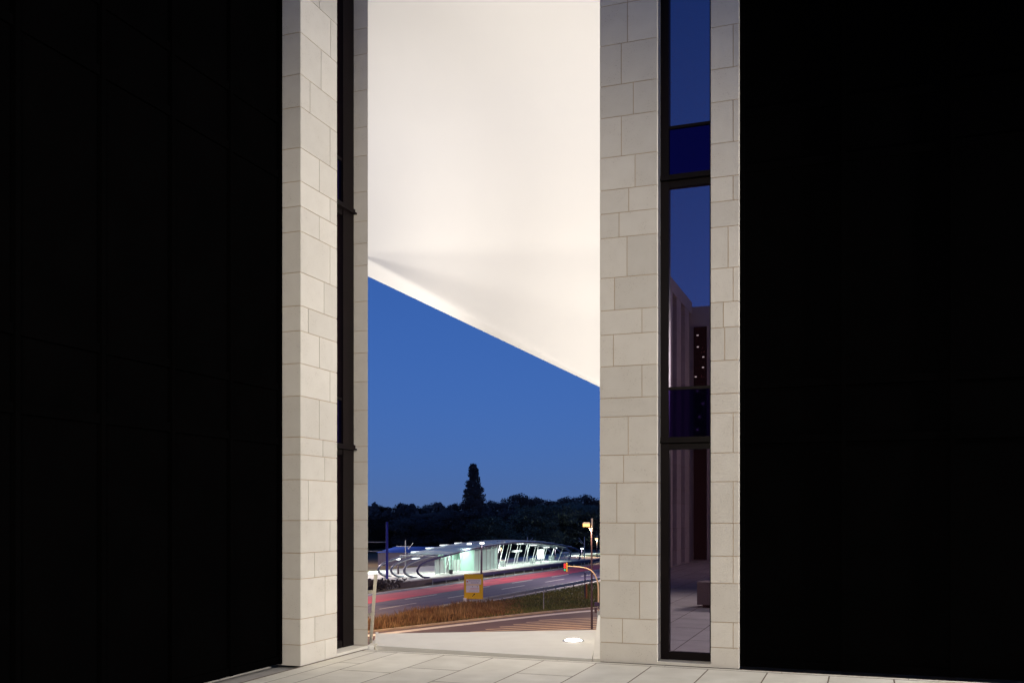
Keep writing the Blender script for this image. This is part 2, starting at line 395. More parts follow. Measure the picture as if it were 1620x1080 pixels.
b = MB(); b.prism([(-6.76, -14), (-6.76, 11.66), (-6.84, 11.70), (-9.9, 14.4), (-14, 14.4), (-14, -14)], -6.2, 9.97); b.build('wall', M['body'], lb)
j0 = {25: .5, 24: .82, 23: .5, 22: .3, 21: .5, 20: .82, 19: .55, 18: .25, 17: .8, 16: .5, 15: .8, 14: .5, 13: .8, 12: .63, 11: .2, 10: .5, 9: .8, 8: .5, 7: .6, 6: .65, 5: .2, 4: .8, 3: .37, 2: .66, 1: .38, 0: .66}
pier(lb, 10.04, 10.89, PL, CL, j0, .38)
window(lb, 10.89, VP1, PL, .10, .285)
# end pier with acute corner: same courses, prism plan
b = MB()
def cornerpoly(e): return [(UL-e*1.3, VP1+e), (-10.1, 15.02-e*.6), (-10.1, 14.62), (-6.745, VP1+e)]
b.prism(cornerpoly(.007), .035, 9.9, 1)
for i in range(len(CL)-1):
    b.prism(cornerpoly(0), max(CL[i]*1.0, .036)+.004, CL[i+1]-.004, 0)
b.build('end_pier', [M['stone'], M['joint']], lb)
bay(lb, 4.2, 10.04, PL, .30, 9.8)
vv = 4.2; random.seed(5)
while vv > -13:
    pier(lb, vv-.85, vv, PL, CL[::2]+[9.96], None, .38)
    if vv-.85-.82 > -13.9: window(lb, vv-.85-.82, vv-.85, PL, .1, .2)
    vv -= 1.67
b = MB(); b.box(-6.9, UL+.012, -14, 11.6, 9.59, 10.06); b.build("parapet", M["stone"], lb)
rb = thing('stone_building', W(0, 14), 'grey beige limestone building on the right with tall mirror glass window', 'building')
b = MB(); b.box(-3.07, 10, 11.96, 15.2, -6.2, 9.9); b.build('wall', M['body'], rb)
random.seed(21)
pier(rb, u0, -2.375, PR, CR, JR, .40)
window(rb, -2.375, -1.73, PR, .103, .045)
JR1 = {i: (None if i % 2 == 0 and i not in (4, 12) else .8) for i in range(30)}
JR1.update({13: .62, 14: None, 11: .45, 9: None, 7: .8, 10: .5})
pier(rb, -1.73, -1.404, PR, CR, JR1, .40)
bay(rb, -1.404, 3.2, PR, .12, 9.8)
for k in range(4): pier(rb, 3.2+k*1.67, 4.05+k*1.67, PR, CR[::2]+[9.97], None, .4)
for k in range(3): window(rb, 4.05+k*1.67, 4.87+k*1.67, PR, .1, .1)
# rear building (mirrored in the right-hand window)
bb_ = thing('stone_building', W(-2, -15.5), 'stone building across the courtyard mirrored in the right window', 'building')
b = MB(); b.box(-14, 12, -17, -14.06, -6.2, 9.9); b.build('wall', M['stone'], bb_)
for (a0, a1) in ((-6.28, -5.78), (-5.0, -4.3), (-2.9, -1.8), (-.2, .9), (2.5, 3.6), (5.2, 6.3)):
    b = MB(); b.box(a0, a1, -14.05, -13.98, .1, 9.1); b.build('window', M['bronze'], bb_)

for (du, z) in ((.12, 8.75), (.13, 8.3), (.34, 7.9), (.33, 7.5), (.05, 7.15), (.12, 6.6), (.33, 6.1), (.2, 5.6), (.12, 5.1)):
    b = MB(); b.box(-6.28+du, -6.28+du+.07, -13.97, -13.93, z, z+.035); b.build('bulb', M['bulb'], bb_)
# ------------------------------------------------------------------ floodlit white canopy
YL, YR = 24.0, 20.5
EL, ER = PX(582, YL, EYE+(CY-437)/F*YL), PX(949, YR, EYE+(CY-612)/F*YR)
def P3(px, y, Y): return PX(px, Y, EYE+(CY-y)/F*Y)
rowsL = [EL, P3(582, 411, 23.62), P3(582, 405, 23.62), P3(582, 398, 23.58), P3(582, 300, 22.9), P3(582, 200, 22.0), P3(582, 90, 20.7), P3(582, -60, 18.6), P3(582, -260, 15.9)]
rowsR = [ER, P3(949, 607, 20.42), P3(949, 500, 20.45), P3(949, 396, 20.25), P3(949, 300, 19.8), P3(949, 200, 19.15), P3(949, 90, 18.2), P3(949, -60, 16.7), P3(949, -260, 14.9)]
N = 48; b = MB(); grid = []
for i in range(N+1):
    t = -.7+2.2*i/N
    row = []
    ctrl = [l.lerp(r, t) for l, r in zip(rowsL, rowsR)]
    # gentle sag between the folds
    sub = []
    for q in range(len(ctrl)-1):
        for e in range(8):
            f = e/8; p = ctrl[q].lerp(ctrl[q+1], f)
            sub.append(p)
    sub.append(ctrl[-1])
    sub = sub[:24]+catmull([tuple(p) for p in ctrl[3:]], 8)     # smooth sweep above the fold
    # soften folds by relaxing, keeping ends
    for _ in range(2):
        sub = [sub[0]]+[(sub[j-1]+sub[j]*2+sub[j+1])*.25 for j in range(1, len(sub)-1)]+[sub[-1]]
    grid.append(sub)
m_ = len(grid[0]); vs = [p for r_ in grid for p in r_]
nrm = Vector((.1, .5, .86)).normalized()*.12
vs2 = [p+nrm for p in vs]
fs = [[i*m_+j, i*m_+j+1, (i+1)*m_+j+1, (i+1)*m_+j] for i in range(N) for j in range(m_-1)]
K = len(vs)
b.add(vs+vs2, fs+[[K+a for a in f[::-1]] for f in fs], 0, True)
rim = [[i*m_, (i+1)*m_, K+(i+1)*m_, K+i*m_] for i in range(N)]+[[j, K+j, K+j+1, j+1] for j in range(m_-1)]+[[N*m_+j, N*m_+j+1, K+N*m_+j+1, K+N*m_+j] for j in range(m_-1)]
b.add(vs+vs2, rim, 0, False)
cn = b.build('canopy', M['canopy']); tag(cn, 'huge white folded canopy glowing between the two stone buildings, its lower edge slanting down right', 'canopy')

# ------------------------------------------------------------------ white threshold slab with in-ground uplight
sp = [(-1.87, 13.35), (1.0, 12.12), (1.335, 15.2), (-2.04, 14.72)]
XY = lambda a, c, z: Vector((a, c, z))
b = MB(); b.prism([(-1.84, 13.40), (.98, 12.2), (1.30, 15.12), (-2.0, 14.66)], GZ, -.09, T=XY)
b.build('slab_footing', M['concrete'], kind='structure')
ws = thing('threshold_slab', Vector((-.4, 13.8, 0)), 'white coated concrete threshold slab beyond the paving, holding a glowing floor light', 'slab')
b = MB(); b.prism(sp, -.088, .012, T=XY); b.prism([(-1.9, 13.42), (-1.86, 13.42), (-2.03, 14.74), (-2.07, 14.74)], -.088, .035, T=XY); b.build('top', M['whitepaint'], ws)
b = MB(); b.prism([(1.01, 12.14), (1.105, 12.14), (1.40, 15.2), (1.345, 15.2)], -.088, [.012, .012, .24, .24], T=XY); b.build('side_kerb', M['whitepaint'], ws)
b = MB(); b.box(-2.03, -1.895, 13.28, 13.42, -.2, .012, T=XY); b.box(-2.0, -1.9, 13.42, 14.2, -.2, .0, T=XY); b.build('corner_block', M['whitepaint'], ws)
def uplight(c, label, power, aim, ang=R(130), blend=.8):
    r_ = thing('ground_uplight', c, label, 'floor light', 'round floor lights under the white canopy')
    b = MB(); k = 32; vs = []
    for (rr, z) in ((.155, .0), (.15, .008), (.125, .008), (.122, .0)):
        vs += [c+Vector((rr*math.cos(2*math.pi*i/k), rr*math.sin(2*math.pi*i/k), z)) for i in range(k)]
    b.add(vs, [[q*k+i, q*k+(i+1) % k, (q+1)*k+(i+1) % k, (q+1)*k+i] for q in range(3) for i in range(k)], 0, True); b.build('rim', M['steelg'], r_)
    b = MB(); vs = [c+Vector((rr*math.cos(2*math.pi*i/k), rr*math.sin(2*math.pi*i/k), z)) for (rr, z) in ((.122, .004), (.10, .02), (.05, .03)) for i in range(k)]+[c+Vector((0, 0, .033))]
    b.add(vs, [[q*k+i, q*k+(i+1) % k, (q+1)*k+(i+1) % k, (q+1)*k+i] for q in range(2) for i in range(k)]+[[2*k+i, 2*k+(i+1) % k, 3*k] for i in range(k)], 0, True); b.build('lens', M['uplens'], r_)
    lamp(r_, 'SPOT', c+Vector((0, 0, .16)), power, (1, .945, .91), aim=aim, size=.10, angle=ang, blend=blend)
    return r_
uplight(Vector((.875, 13.85, .0125)), 'glowing round floor light set in the white slab beside the right pier', 1350, Vector((-.6, 19.0, 14)), R(125), 1)
b = MB(); b.box(-10.6, -9.9, 15.7, 16.3, GZ, -.35); b.box(-4.0, -3.4, 15.6, 16.2, GZ, -.35); b.box(-9.85, -9.15, 15.2, 15.65, GZ, -.35); b.box(-13.9, -13.1, 17.8, 18.6, GZ, -1.0)
fp = b.build('uplight_plinth', M['concrete'], kind='structure')
uplight(W(-10.2, 16.0, -.345), 'round floor light hidden behind the left building corner', 120, W(-7.6, 19.0, 10), R(140), 1)
uplight(W(-3.7, 15.9, -.345), 'round floor light hidden behind the right building corner', 2500, W(-4.6, 17.6, 15), R(112), 1)
uplight(W(-13.5, 18.2, -.995), 'unseen round floor light far left, added to brighten the canopy lip', 3400, Vector((-3.3, 23.75, 7.6)), R(50), 1)  # added out of view to brighten the canopy's lower fold
uplight(W(-9.5, 15.43, -.345), 'unseen narrow floor light behind the left building, added to brighten the canopy top', 1450, Vector((.2, 20.6, 18.5)), R(80), 1)  # added out of view to even out the upper canopy

# leaning white railings at both ends of the slab
def railing(loc, pts_post, rails, label, m):
    r_ = thing('railing', loc, label, 'railing')
    for p in pts_post:
        b = MB(); a, c, hw = p; d = Vector((hw, 0, 0)); e = Vector((0, .02, 0))
        b.add([a-d-e, a+d-e, a+d+e, a-d+e, c-d-e, c+d-e, c+d+e, c-d+e], [[0, 3, 2, 1], [4, 5, 6, 7], [0, 1, 5, 4], [1, 2, 6, 5], [2, 3, 7, 6], [3, 0, 4, 7]]); b.build('post', m, r_)
    for (a, c, hh) in rails:
        b = MB(); d = Vector((0, 0, hh)); e = Vector((0, .015, 0))
        b.add([a-d-e, c-d-e, c-d+e, a-d+e, a+d-e, c+d-e, c+d+e, a+d+e], [[0, 3, 2, 1], [4, 5, 6, 7], [0, 1, 5, 4], [1, 2, 6, 5], [2, 3, 7, 6], [3, 0, 4, 7]]); b.build('rail', m, r_)
    return r_
Yr = 13.75
def Q(px, y, Y=Yr): return PX(px, Y, EYE+(CY-y)/F*Y)
railing(Q(585, 1016), [(Q(586.5, 1016), Q(594.5, 908), .022), (Q(560, 1016), Q(566, 908), .022)], [(Q(566, 935.5), Q(591, 935.5), .022), (Q(562, 971.5), Q(588, 971.5), .022)], 'leaning cream ladder-like railing beside the left pier', M['cream'])
railing(Q(947, 1004, 15.6), [(Q(947, 1004, 15.6), Q(947, 966, 15.6), .022), (Q(980, 1004, 15.6), Q(980, 966, 15.6), .022)], [(Q(947, 968, 15.6), Q(980, 968, 15.6), .02)], 'short grey railing post at the left edge of the right pier', M['steelg'])
# stone bench in the courtyard (seen in the mirror glass)
bn = thing('stone_bench', W(-2.6, 4.6), 'plain stone block bench standing on the courtyard paving', 'bench')
b = MB(); b.box(-3.1, -1.9, 4.2, 4.75, .06, .5); b.build('seat', M['darkconc'], bn)
b = MB(); b.box(-3.0, -2.0, 4.25, 4.70, .0, .06); b.build('plinth', M['bronze'], bn)

# courtyard floodlights (behind / beside the camera) that light the stone
def floodlight(loc, aim, power, label, col, size=.25, pole=True, ang=R(110)):
    r_ = thing('floodlight', Vector((loc[0], loc[1], 0)) if pole else loc, label, 'floodlight', 'floodlights around the courtyard')
    d = (Vector(aim)-loc).normalized(); q = d.to_track_quat('-Z', 'Y').to_matrix()
    if pole: b = MB(); b.tube([Vector((loc[0], loc[1], 0)), Vector((loc[0], loc[1], loc[2]-.12))], [.07, .05], 10); b.build('pole', M['steelg'], r_)
    b = MB(); hs = [(-.2, -.13), (.2, -.13), (.2, .13), (-.2, .13)]
    vs = [loc+q@Vector((x, y, z)) for z in (.0, .12) for (x, y) in hs]
    b.add(vs, [[0, 3, 2, 1], [4, 5, 6, 7], [0, 1, 5, 4], [1, 2, 6, 5], [2, 3, 7, 6], [3, 0, 4, 7]]); b.build('housing', M['bronze'], r_)
    b = MB(); b.add([loc+q@Vector((x*.9, y*.9, -.004)) for (x, y) in hs], [[3, 2, 1, 0]]); b.build('lens', M['flood'], r_)
    lamp(r_, 'SPOT', loc+d*.03, power, col, aim=loc+d*2, size=size, angle=ang, blend=.7)
floodlight(W(9, 10.7, 4.6), W(-6.3, 10.2, .9), 7200, 'floodlight on the right facade aimed across at the left pier', (1, .95, .92), ang=R(75))
floodlight(W(.3, -3.8, 6.0), W(-4.9, 11.4, 0.3), 5300, 'pole floodlight behind the viewpoint aimed at the piers', (1, .90, .76), ang=R(62), size=1.3)
floodlight(W(4.5, -8, 5), W(-6.3, -9, 3.5), 1500, 'unseen pole floodlight at the rear of the courtyard, added to warm the mirrored left wall', (1, .68, .60), ang=R(100))  # added lamp, gives the wall in the mirror glass a warm tint
floodlight(W(-3.25, 13.4, 7.2), W(-5.4, 13.6, 0), 1150, 'small unseen floodlight on the passage side of the right building, added to brighten the white slab', (1, .9, .8), ang=R(70), pole=False)  # added out of view to lift the slab's brightness

# ------------------------------------------------------------------ light-rail stop
NP = -54.3; PZ = -5.3
st = thing('platform', H(120, -58, GZ), 'long pale concrete platform of the tram stop beside the highway', 'platform')
b = MB(); b.box(92.2, 158, -61.4, NP, GZ, PZ, T=H); b.build('deck', M['paleconc_headlight'], st)
b = MB(); b.box(90, 150, NP+.001, NP+.05, GZ, PZ-.12, T=H); b.build('side_wall', M['darkconc'], st)
b = MB(); b.prism([(87, -61.2), (92.19, -61.2), (92.19, NP-.1), (87, NP-.1)], GZ, [GZ+.02, PZ-.01, PZ-.01, GZ+.02], T=H); b.build('ramp', M['concrete'], st)
sh = thing('tram_shelter', H(120, -58, PZ), 'long lens-shaped tram stop shelter of curved arches, brightly lit inside', 'tram shelter')
prof = [(97.0, PZ), (95.6, -5.12), (94.6, -4.75), (94.3, -4.3), (95.1, -3.78), (97.2, -3.36), (101.2, -2.92), (109.1, -2.27), (114.6, -2.02), (121, -1.90), (127, -2.02), (134.7, -2.48), (142.0, -3.2), (145.0, -3.68), (146.3, -4.35), (145.6, PZ)]
pc = catmull([(a, z, 0) for a, z in prof], 6)
for wv in (0, 1.7, 3.4, 5.1):
    b = MB(); b.tube([H(p.x, NP-.35-wv, p.y) for p in pc], .13, 8); b.build('arch', M['steelp'] if wv == 0 else M['archg'], sh)
top = [p for p in pc if p.y > (-3.0 if p.x < 120 else -3.4)]
b = MB(); n_ = len(top); cols = []
ws_ = [-.1, .9, 1.8, 2.7, 3.6, 4.5, 5.3]
vs = []
for p in top:
    for wv in ws_: vs.append(H(p.x, NP-.35-wv, p.y+.13+.10*math.sin(math.pi*(wv+.1)/5.4)))
for p in top:
    for wv in ws_: vs.append(H(p.x, NP-.35-wv, p.y+.06))
kw = len(ws_); K = n_*kw
fs = [[i*kw+j, (i+1)*kw+j, (i+1)*kw+j+1, i*kw+j+1] for i in range(n_-1) for j in range(kw-1)]
b.add(vs, fs+[[K+a for a in f[::-1]] for f in fs], 0, True)
b.add(vs, [[i*kw, K+i*kw, K+(i+1)*kw, (i+1)*kw] for i in range(n_-1)]+[[i*kw+kw-1, (i+1)*kw+kw-1, K+(i+1)*kw+kw-1, K+i*kw+kw-1] for i in range(n_-1)]+[[j, j+1, K+j+1, K+j] for j in range(kw-1)])
rf = b.build('roof', M['roofp'], sh)
for px in range(0, 13):   # raised seams / cross ribs
    s = 99+px*3.6; zz = min(pc, key=lambda p: abs(p.x-s) + (10 if p.y < -3.6 else 0)).y
    b = MB(); b.tube([H(s, NP-.25-wv, zz+.19+.10*math.sin(math.pi*wv/5.4)) for wv in (0, 1.8, 3.6, 5.2)], .035, 6); b.build('seam', M['steelw'], rf)
def arch_z(s): return min((p for p in pc if p.y > -4), key=lambda p: abs(p.x-s)).y
# slender leaning column pairs
for px in (711, 732, 789, 795, 803, 807, 818, 822, 832, 836, 846, 850, 861, 864, 875, 888, 901):
    s = s_at(px, NP-2.5); z1 = arch_z(s)
    b = MB(); b.tube([H(s-1.3, NP-2.5, PZ), H(s, NP-2.2, z1)], .045, 6); b.build('column', M['steelw'], sh)
# glazed lift-like box and wind screens
s0, s1 = s_at(750.5, NP-1.5), s_at(787, NP-1.5)
b = MB(); b.prism([(s0, NP-3.6), (s1, NP-3.6), (s1, NP-1.5), (s0, NP-1.5)], PZ, [arch_z(s0)-.03, arch_z(s1)-.03]*2, T=H)
gx = b.build('glass_enclosure', M['greenglass'], sh)
zt = [arch_z(s0), arch_z(s1)]
for i in range(7):
    s = s0+(s1-s0)*i/6; b = MB(); b.box(s-.03, s+.03, NP-1.5+.002, NP-1.46, PZ, zt[0]+(zt[1]-zt[0])*i/6-.04, T=H); b.build('mullion', M['steelg'], gx)
for (pa, pb) in ((692, 712), (714, 732), (734, 750)):
    a0, a1 = s_at(pa, NP-4.6), s_at(pb, NP-4.6); b = MB(); b.prism([(a0, NP-4.6), (a1, NP-4.6), (a1, NP-4.55), (a0, NP-4.55)], PZ+.05, [max(PZ+.5, arch_z(a0)-.25), arch_z(a1)-.25]*2, T=H)
    w_ = b.build('rear_glazing', M['greenglass'], sh)
    for i in range(5):
        s = a0+(a1-a0)*i/4; b = MB(); b.box(s-.035, s+.035, NP-4.545, NP-4.50, PZ, arch_z(s)-.3, T=H); b.build('mullion', M['steelg'], w_)
for (pa, pb, h, nn) in ((688, 702, 1.9, 2.6), (705, 709, 2.0, 2.6), (716, 727, 1.5, 3.2), (792, 799, .9, 2.5), (838, 845, .8, 2.6), (868, 876, .8, 3.0)):
    a0, a1 = s_at(pa, NP-nn), s_at(pb, NP-nn)
    b = MB(); b.box(a0, a1, NP-nn, NP-nn+.05, PZ+.1, PZ+h, T=H)
    w_ = b.build('wind_screen', M['scrglass'], sh)
    for i in range(3):
        s = a0+(a1-a0)*i/2; b = MB(); b.box(s-.04, s+.04, NP-nn+.052, NP-nn+.10, PZ, PZ+h+.05, T=H); b.build('post', M['steelg'], w_)
# lamps under the roof
for i in range(9):
    s = 99.5+i*5.0; z = arch_z(s)-.18
    b = MB(); b.box(s-.9, s+.9, NP-3.6, NP-3.3, z-.05, z+.03, T=H); l_ = b.build('strip_lamp', M['wlamp2'], sh)
    lamp(sh, 'AREA', H(s, NP-3.2, z-.12), 150, (.82, 1, .92), size=1.8, aim=H(s, NP-3.0, z-4))
for i, px in enumerate((657, 680, 702, 725)):
    s = s_at(px, NP-5.5); z = arch_z(s); b = MB(); b.box(s-.9, s+.9, NP-5.6, NP-5.4, z+.16, z+.25, T=H); b.build('roof_light', M['wlamp2'], sh)
# small fittings on the platform
def fit(name, px, n_, wd, z0, z1, m, label, cat, dp=.3):
    s = s_at(px, n_); t = thing(name, H(s, n_, PZ), label, cat)
    b = MB(); b.box(s-wd/2, s+wd/2, n_-dp/2, n_+dp/2, PZ+z0, PZ+z1, T=H); b.box(s-wd/2-.03, s+wd/2+.03, n_-dp/2-.03, n_+dp/2+.03, PZ+z1, PZ+z1+.05, T=H); b.build('case', m, t)
    b = MB(); b.tube([H(s, n_, PZ), H(s, n_, PZ+z0)], .06, 8); b.build('post', M['steelg'], t)
fit('display_case', 855.5, NP-1.6, 1.7, .7, 2.0, M['wlamp2'], 'bright white illuminated display case right of centre on the platform', 'display case')
fit('timetable_board', 818, NP-4.2, 3.0, 1.75, 1.93, M['signw'], 'long white hanging board above the platform left of the lit case', 'board')
fit('timetable_board', 893, NP-3.2, 3.0, 1.0, 1.15, M['signw'], 'white board at the right end of the tram platform', 'board')
fit('litter_bin', 713.5, NP-.8, .4, .1, .55, M['black'], 'small black litter bin on the left part of the platform', 'bin')
b = None
# guardrails
def guardrail(n_, s0, s1, step, label, m, hgt=.62):
    g_ = thing('guardrail', H(s0, n_, GZ), label, 'guardrail')
    b = MB()
    prof_ = [(.0, .0), (.04, .05), (.0, .10), (.04, .2), (.0, .26), (0, .31)]
    vs = []; 
    for s in (s0, s1): vs += [H(s, n_+a, GZ+hgt-.31+z) for a, z in prof_]
    k = len(prof_); b.add(vs, [[i, k+i, k+i+1, i+1] for i in range(k-1)]); b.tube([H(s0, n_, GZ+hgt), H(s1, n_, GZ+hgt)], .03, 5); b.build('rail', m, g_)
    s = s0; post = None
    while s < s1:
        if post is None:
            b = MB(); b.box(s-.06, s+.06, n_-.09, n_-.01, GZ, GZ+hgt-.02, T=H); post = b.build('post', M['steelg'], g_); p0 = s
        else:
            c = post.copy(); C.objects.link(c); c.parent = g_; c.location = H(s-p0, 0, 0)
        s += step
guardrail(-37.5, 62, 210, 2.6, 'galvanised guardrail on short posts between grass verge and highway', M['steelg'], .6)
guardrail(-53.6, 96, 190, 3.2, 'dark guardrail at the foot of the tram platform', M['steelp'], .6)

# ------------------------------------------------------------------ poles, masts, lamps
def mast(px, Y, ytop, m, label, arms=(), r=.09, name='catenary_mast', cat='mast', group='overhead line masts'):
    c = PX(px, Y, GZ); z1 = EYE+(CY-ytop)/F*Y
    t = thing(name, c, label, cat, group)
    b = MB(); b.tube([c, Vector((c.x, c.y, z1))], [r, r*.75], 8); b.build('pole', m, t)
    for (xa, ya, xb, yb) in arms:
        b = MB(); b.tube([P3(xa, ya, Y), P3(xb, yb, Y)], .045, 6); b.build('arm', M['steelg'], t)
    return t
mast(612.3, 108.8, 825, M['bluemast'], 'thick blue mast left of the shelter, taller than the rest', ((560, 857, 611, 857), (560, 871.5, 611, 871.5)), r=.16)
mast(641.5, 128, 854, M['steelg'], 'grey mast with crossbar in front of the blue-roofed shed', ((627, 863.5, 649, 864), (646, 868, 654, 858)))
mast(834.5, 146, 849, M['steelg'], 'grey mast with slanting arm above the middle of the shelter', ((837, 857, 843, 850),))
mast(924.6, 155, 848.5, M['steelg'], 'grey mast with slanting arm above the right end of the shelter', ((915.5, 850, 924, 861), (916, 855, 921, 859)))
def lamp_mast(px, Y, ytop, heads, label, power=700):
    c = PX(px, Y, GZ); z1 = EYE+(CY-ytop)/F*Y; t = thing('platform_lamp', c, label, 'street lamp', 'white platform lamps')
    b = MB(); b.tube([c, Vector((c.x, c.y, z1))], [.13, .10], 8); b.build('pole', M['darkpole'], t)
    for (hx, hy) in heads:
        p = P3(hx, hy, Y)
        b = MB(); b.tube([Vector((c.x, c.y, z1-.1)), p], .04, 6); b.build('arm', M['steelg'], t)
        b = MB(); b.box(p.x-.3, p.x+.3, p.y-.2, p.y+.2, p.z-.03, p.z+.10, T=XY); h_ = b.build('lamp_head', M['steelg'], t)
        b = MB(); b.box(p.x-.26, p.x+.26, p.y-.26, p.y+.18, p.z-.16, p.z-.031, T=XY); b.build('lens', M['wlamp'], h_)
        lamp(t, 'SPOT', p-Vector((0, 0, .2)), power, (.86, 1, .93), angle=R(150), size=.2)
lamp_mast(761.5, 119.5, 856, ((742.5, 858.5), (762.5, 857.5)), 'two-armed white lamp mast rising behind the yellow sign')
lamp_mast(787, 131, 855.5, ((778.5, 856.8), (795.5, 856.3)), 'two-armed white lamp mast above the middle of the shelter')
lamp_mast(630, 122, 880, ((629.5, 882.5),), 'low white lamp at the left end of the shelter', 1400)
lamp_mast(962, 196, 846, ((958, 850),), 'unseen white lamp mast behind the right building, added to brighten the pale band', 3500)  # added out of view to brighten the right end of the headlight band
lamp_mast(921.5, 187, 864, ((920.8, 866.5),), 'small white lamp just above the right end of the shelter', 6500)
lamp_mast(562, 134, 858, ((566, 862),), 'unseen white lamp mast behind the left building, added to brighten the pale band', 4500)  # added out of view to brighten the left end of the headlight band
lamp_mast(878, 172, 863, ((878.6, 865.5),), 'white lamp seen through the right part of the shelter', 4500)
def street_lamp(px, Y, ytop, head, label, power, lens=None, col=(1, .64, .34)):
    if Y > 100 and px not in (792, 944.5): col = (1, .84, .78)
    c = PX(px, Y, GZ); z1 = EYE+(CY-ytop)/F*Y; t = thing('street_lamp', c, label, 'street lamp', 'sodium street lamps')
    k = Y/F
    b = MB(); b.tube([c, Vector((c.x, c.y, z1))], [.075, .05], 10); b.build('pole', M['darkpole'], t)
    b = MB(); b.tube([Vector((c.x+.01, c.y-.02, z1-20*k)), Vector((c.x+.01, c.y-.02, z1+.02))], .075, 10); b.build('sleeve', M['steelg'], t)
    p = P3(head[0], head[1], Y)
    b = MB(); b.tube(catmull([Vector((c.x, c.y, p.z-9*k)), Vector((c.x-.12, c.y, p.z-8*k)), p+Vector((.15, 0, -.04))], 4), .025, 6); b.build('arm', M['steelg'], t)
    b = MB(); b.box(p.x-.26, p.x+.22, p.y-.12, p.y+.12, p.z+.06, p.z+.13, T=XY); b.box(p.x-.22, p.x+.18, p.y-.1, p.y+.1, p.z+.13, p.z+.17, T=XY); h_ = b.build('lamp_head', M['steelg'], t)
    b = MB(); b.box(p.x-.25, p.x+.2, p.y-.115, p.y+.115, p.z-.14, p.z+.059, T=XY); b.build('lens', lens or M['olamp'], h_)
    lamp(t, 'SPOT', p-Vector((0, .1, .22)), power, col, angle=R(168), size=.15)
    return t
street_lamp(936.2, 66.5, 820, (928, 829.5), 'tall street lamp glowing orange beside the right pier', 1350)
street_lamp(944.5, 165, 846, (943.8, 851.5), 'distant yellow street lamp seen against the right pier', 900, M['olamp2'])
street_lamp(792, 170, 864, (791.8, 866.5), 'faint orange street lamp seen through the shelter columns', 200, M['olamp2'])
for i, (px, Y, pw) in enumerate(((500, 58, 10000), (558, 84, 5500), (985, 60, 4600), (1010, 88, 3200), (552, 118, 11000), (568, 150, 7000), (962, 118, 12000))):  # lamps out of view; the far pale ones are added to brighten the highway
    street_lamp(px, Y, 815-3*F/Y, (px-8, 815-2.5*F/Y), 'unseen street lamp behind the %s building, %s along the road' % ('left' if px < 800 else 'right', ORD[i]), pw)
mast(860, 79.8, 928, M['steelg'], 'thin pale marker pole standing in the grass verge', r=.045, name='marker_pole', cat='pole', group=None)
mp = thing('sign_post', PX(926, 90.7, GZ), 'grey post carrying a narrow rusty brown panel in the verge', 'sign post')
b = MB(); b.tube([PX(925.5, 90.7, GZ), PX(925.5, 90.7, GZ+2.5)], .05, 8); b.build('pole', M['steelp'], mp)
b = MB(); b.box(PX(926.6, 90.6).x, PX(929.2, 90.6).x, 90.55, 90.62, GZ+.05, GZ+1.45, T=XY); b.build('panel', M['brown'], mp)

# yellow construction sign
ys = 82.0; sg = thing('road_sign', PX(749, ys, GZ), 'yellow road sign with white text panels and a black diagonal arrow', 'sign')
def sgp(px, y, d=0): p = P3(px, y, ys); return Vector((p.x, ys-d, p.z))
def plate(x0, x1, y0, y1, d, m, name, parent, th=.02):
    a, c = sgp(x0, y1), sgp(x1, y0); b = MB(); b.box(a.x, c.x, ys-d-th, ys-d, a.z, c.z, T=XY); return b.build(name, m, parent)
plate(734.3, 764.2, 908, 946.3, 0, M['yellow'], 'panel', sg, .04)
bm_ = MB()
for (x0, x1, y0, y1) in ((734.1, 764.4, 907.3, 908.1), (734.1, 764.4, 946.2, 947.0), (734.1, 735.0, 908.1, 946.2), (763.5, 764.4, 908.1, 946.2)):
    a, c = sgp(x0, y1), sgp(x1, y0); bm_.box(a.x, c.x, ys-.048, ys-.041, a.z, c.z, T=XY)
bm_.build('border', M['sigy'], sg)
p1 = plate(737.2, 761.2, 915.6, 923.8, .041, M['signw'], 'text_panel', sg, .006); p2 = plate(737.4, 758.2, 924.8, 936.3, .041, M['signw'], 'text_panel', sg, .006)
def words(x0, x1, y, h, m, parent):
    x = x0; bmx = MB()
    while x < x1:
        wl = random.uniform(.5, 1.1); a, c = sgp(x, y+h), sgp(min(x+wl, x1), y); bmx.box(a.x, c.x, ys-.052, ys-.048, a.z, c.z, T=XY); x += wl+.35
    bmx.build('lettering', m, parent)
random.seed(2)
words(741.5, 759.5, 917.3, 1.2, M['greyp'], p1); words(745, 757.5, 920.6, 1.2, M['greyp'], p1); words(744, 757, 930.2, .8, M['redp'], p2); words(742, 757, 933.6, .8, M['greyp'], p2); words(747, 748.3, 926.3, 1.6, M['greyp'], p2); words(754.9, 755.8, 926, 2.2, M['greyp'], p2)
a = sgp(739.4, 919.2); b = MB(); b.add([Vector((a.x+.06*math.cos(i*.7854), ys-.0525, a.z+.06*math.sin(i*.7854))) for i in range(8)], [list(range(8))[::-1]]); b.build('red_dot', M['redp'], p1)
b = MB(); a, c = sgp(747.2, 942.8), sgp(750.0, 939.6); dd = (c-a).normalized(); nn = Vector((-dd.z, 0, dd.x)); f_ = Vector((0, -.045, 0))
b.add([a-nn*.025+f_, c-nn*.025+f_, c+nn*.025+f_, a+nn*.025+f_], [[0, 1, 2, 3]]); b.add([c-nn*.075+f_*1.02, c+dd*.13+f_*1.02, c+nn*.075+f_*1.02], [[0, 1, 2]]); b.build('arrow', M['black'], sg)
for px in (736, 762):
    b = MB(); a = PX(px, ys+.06, GZ); b.tube([a, Vector((a.x, a.y, sgp(0, 909).z))], .045, 8); b.build('leg', M['steelg'], sg)
b = MB(); a = PX(735.5, ys-.3, GZ); b.box(a.x-.14, a.x+.12, a.y, a.y+.25, GZ, GZ+.85, T=XY); b.build('ballast', M['signw'], sg)

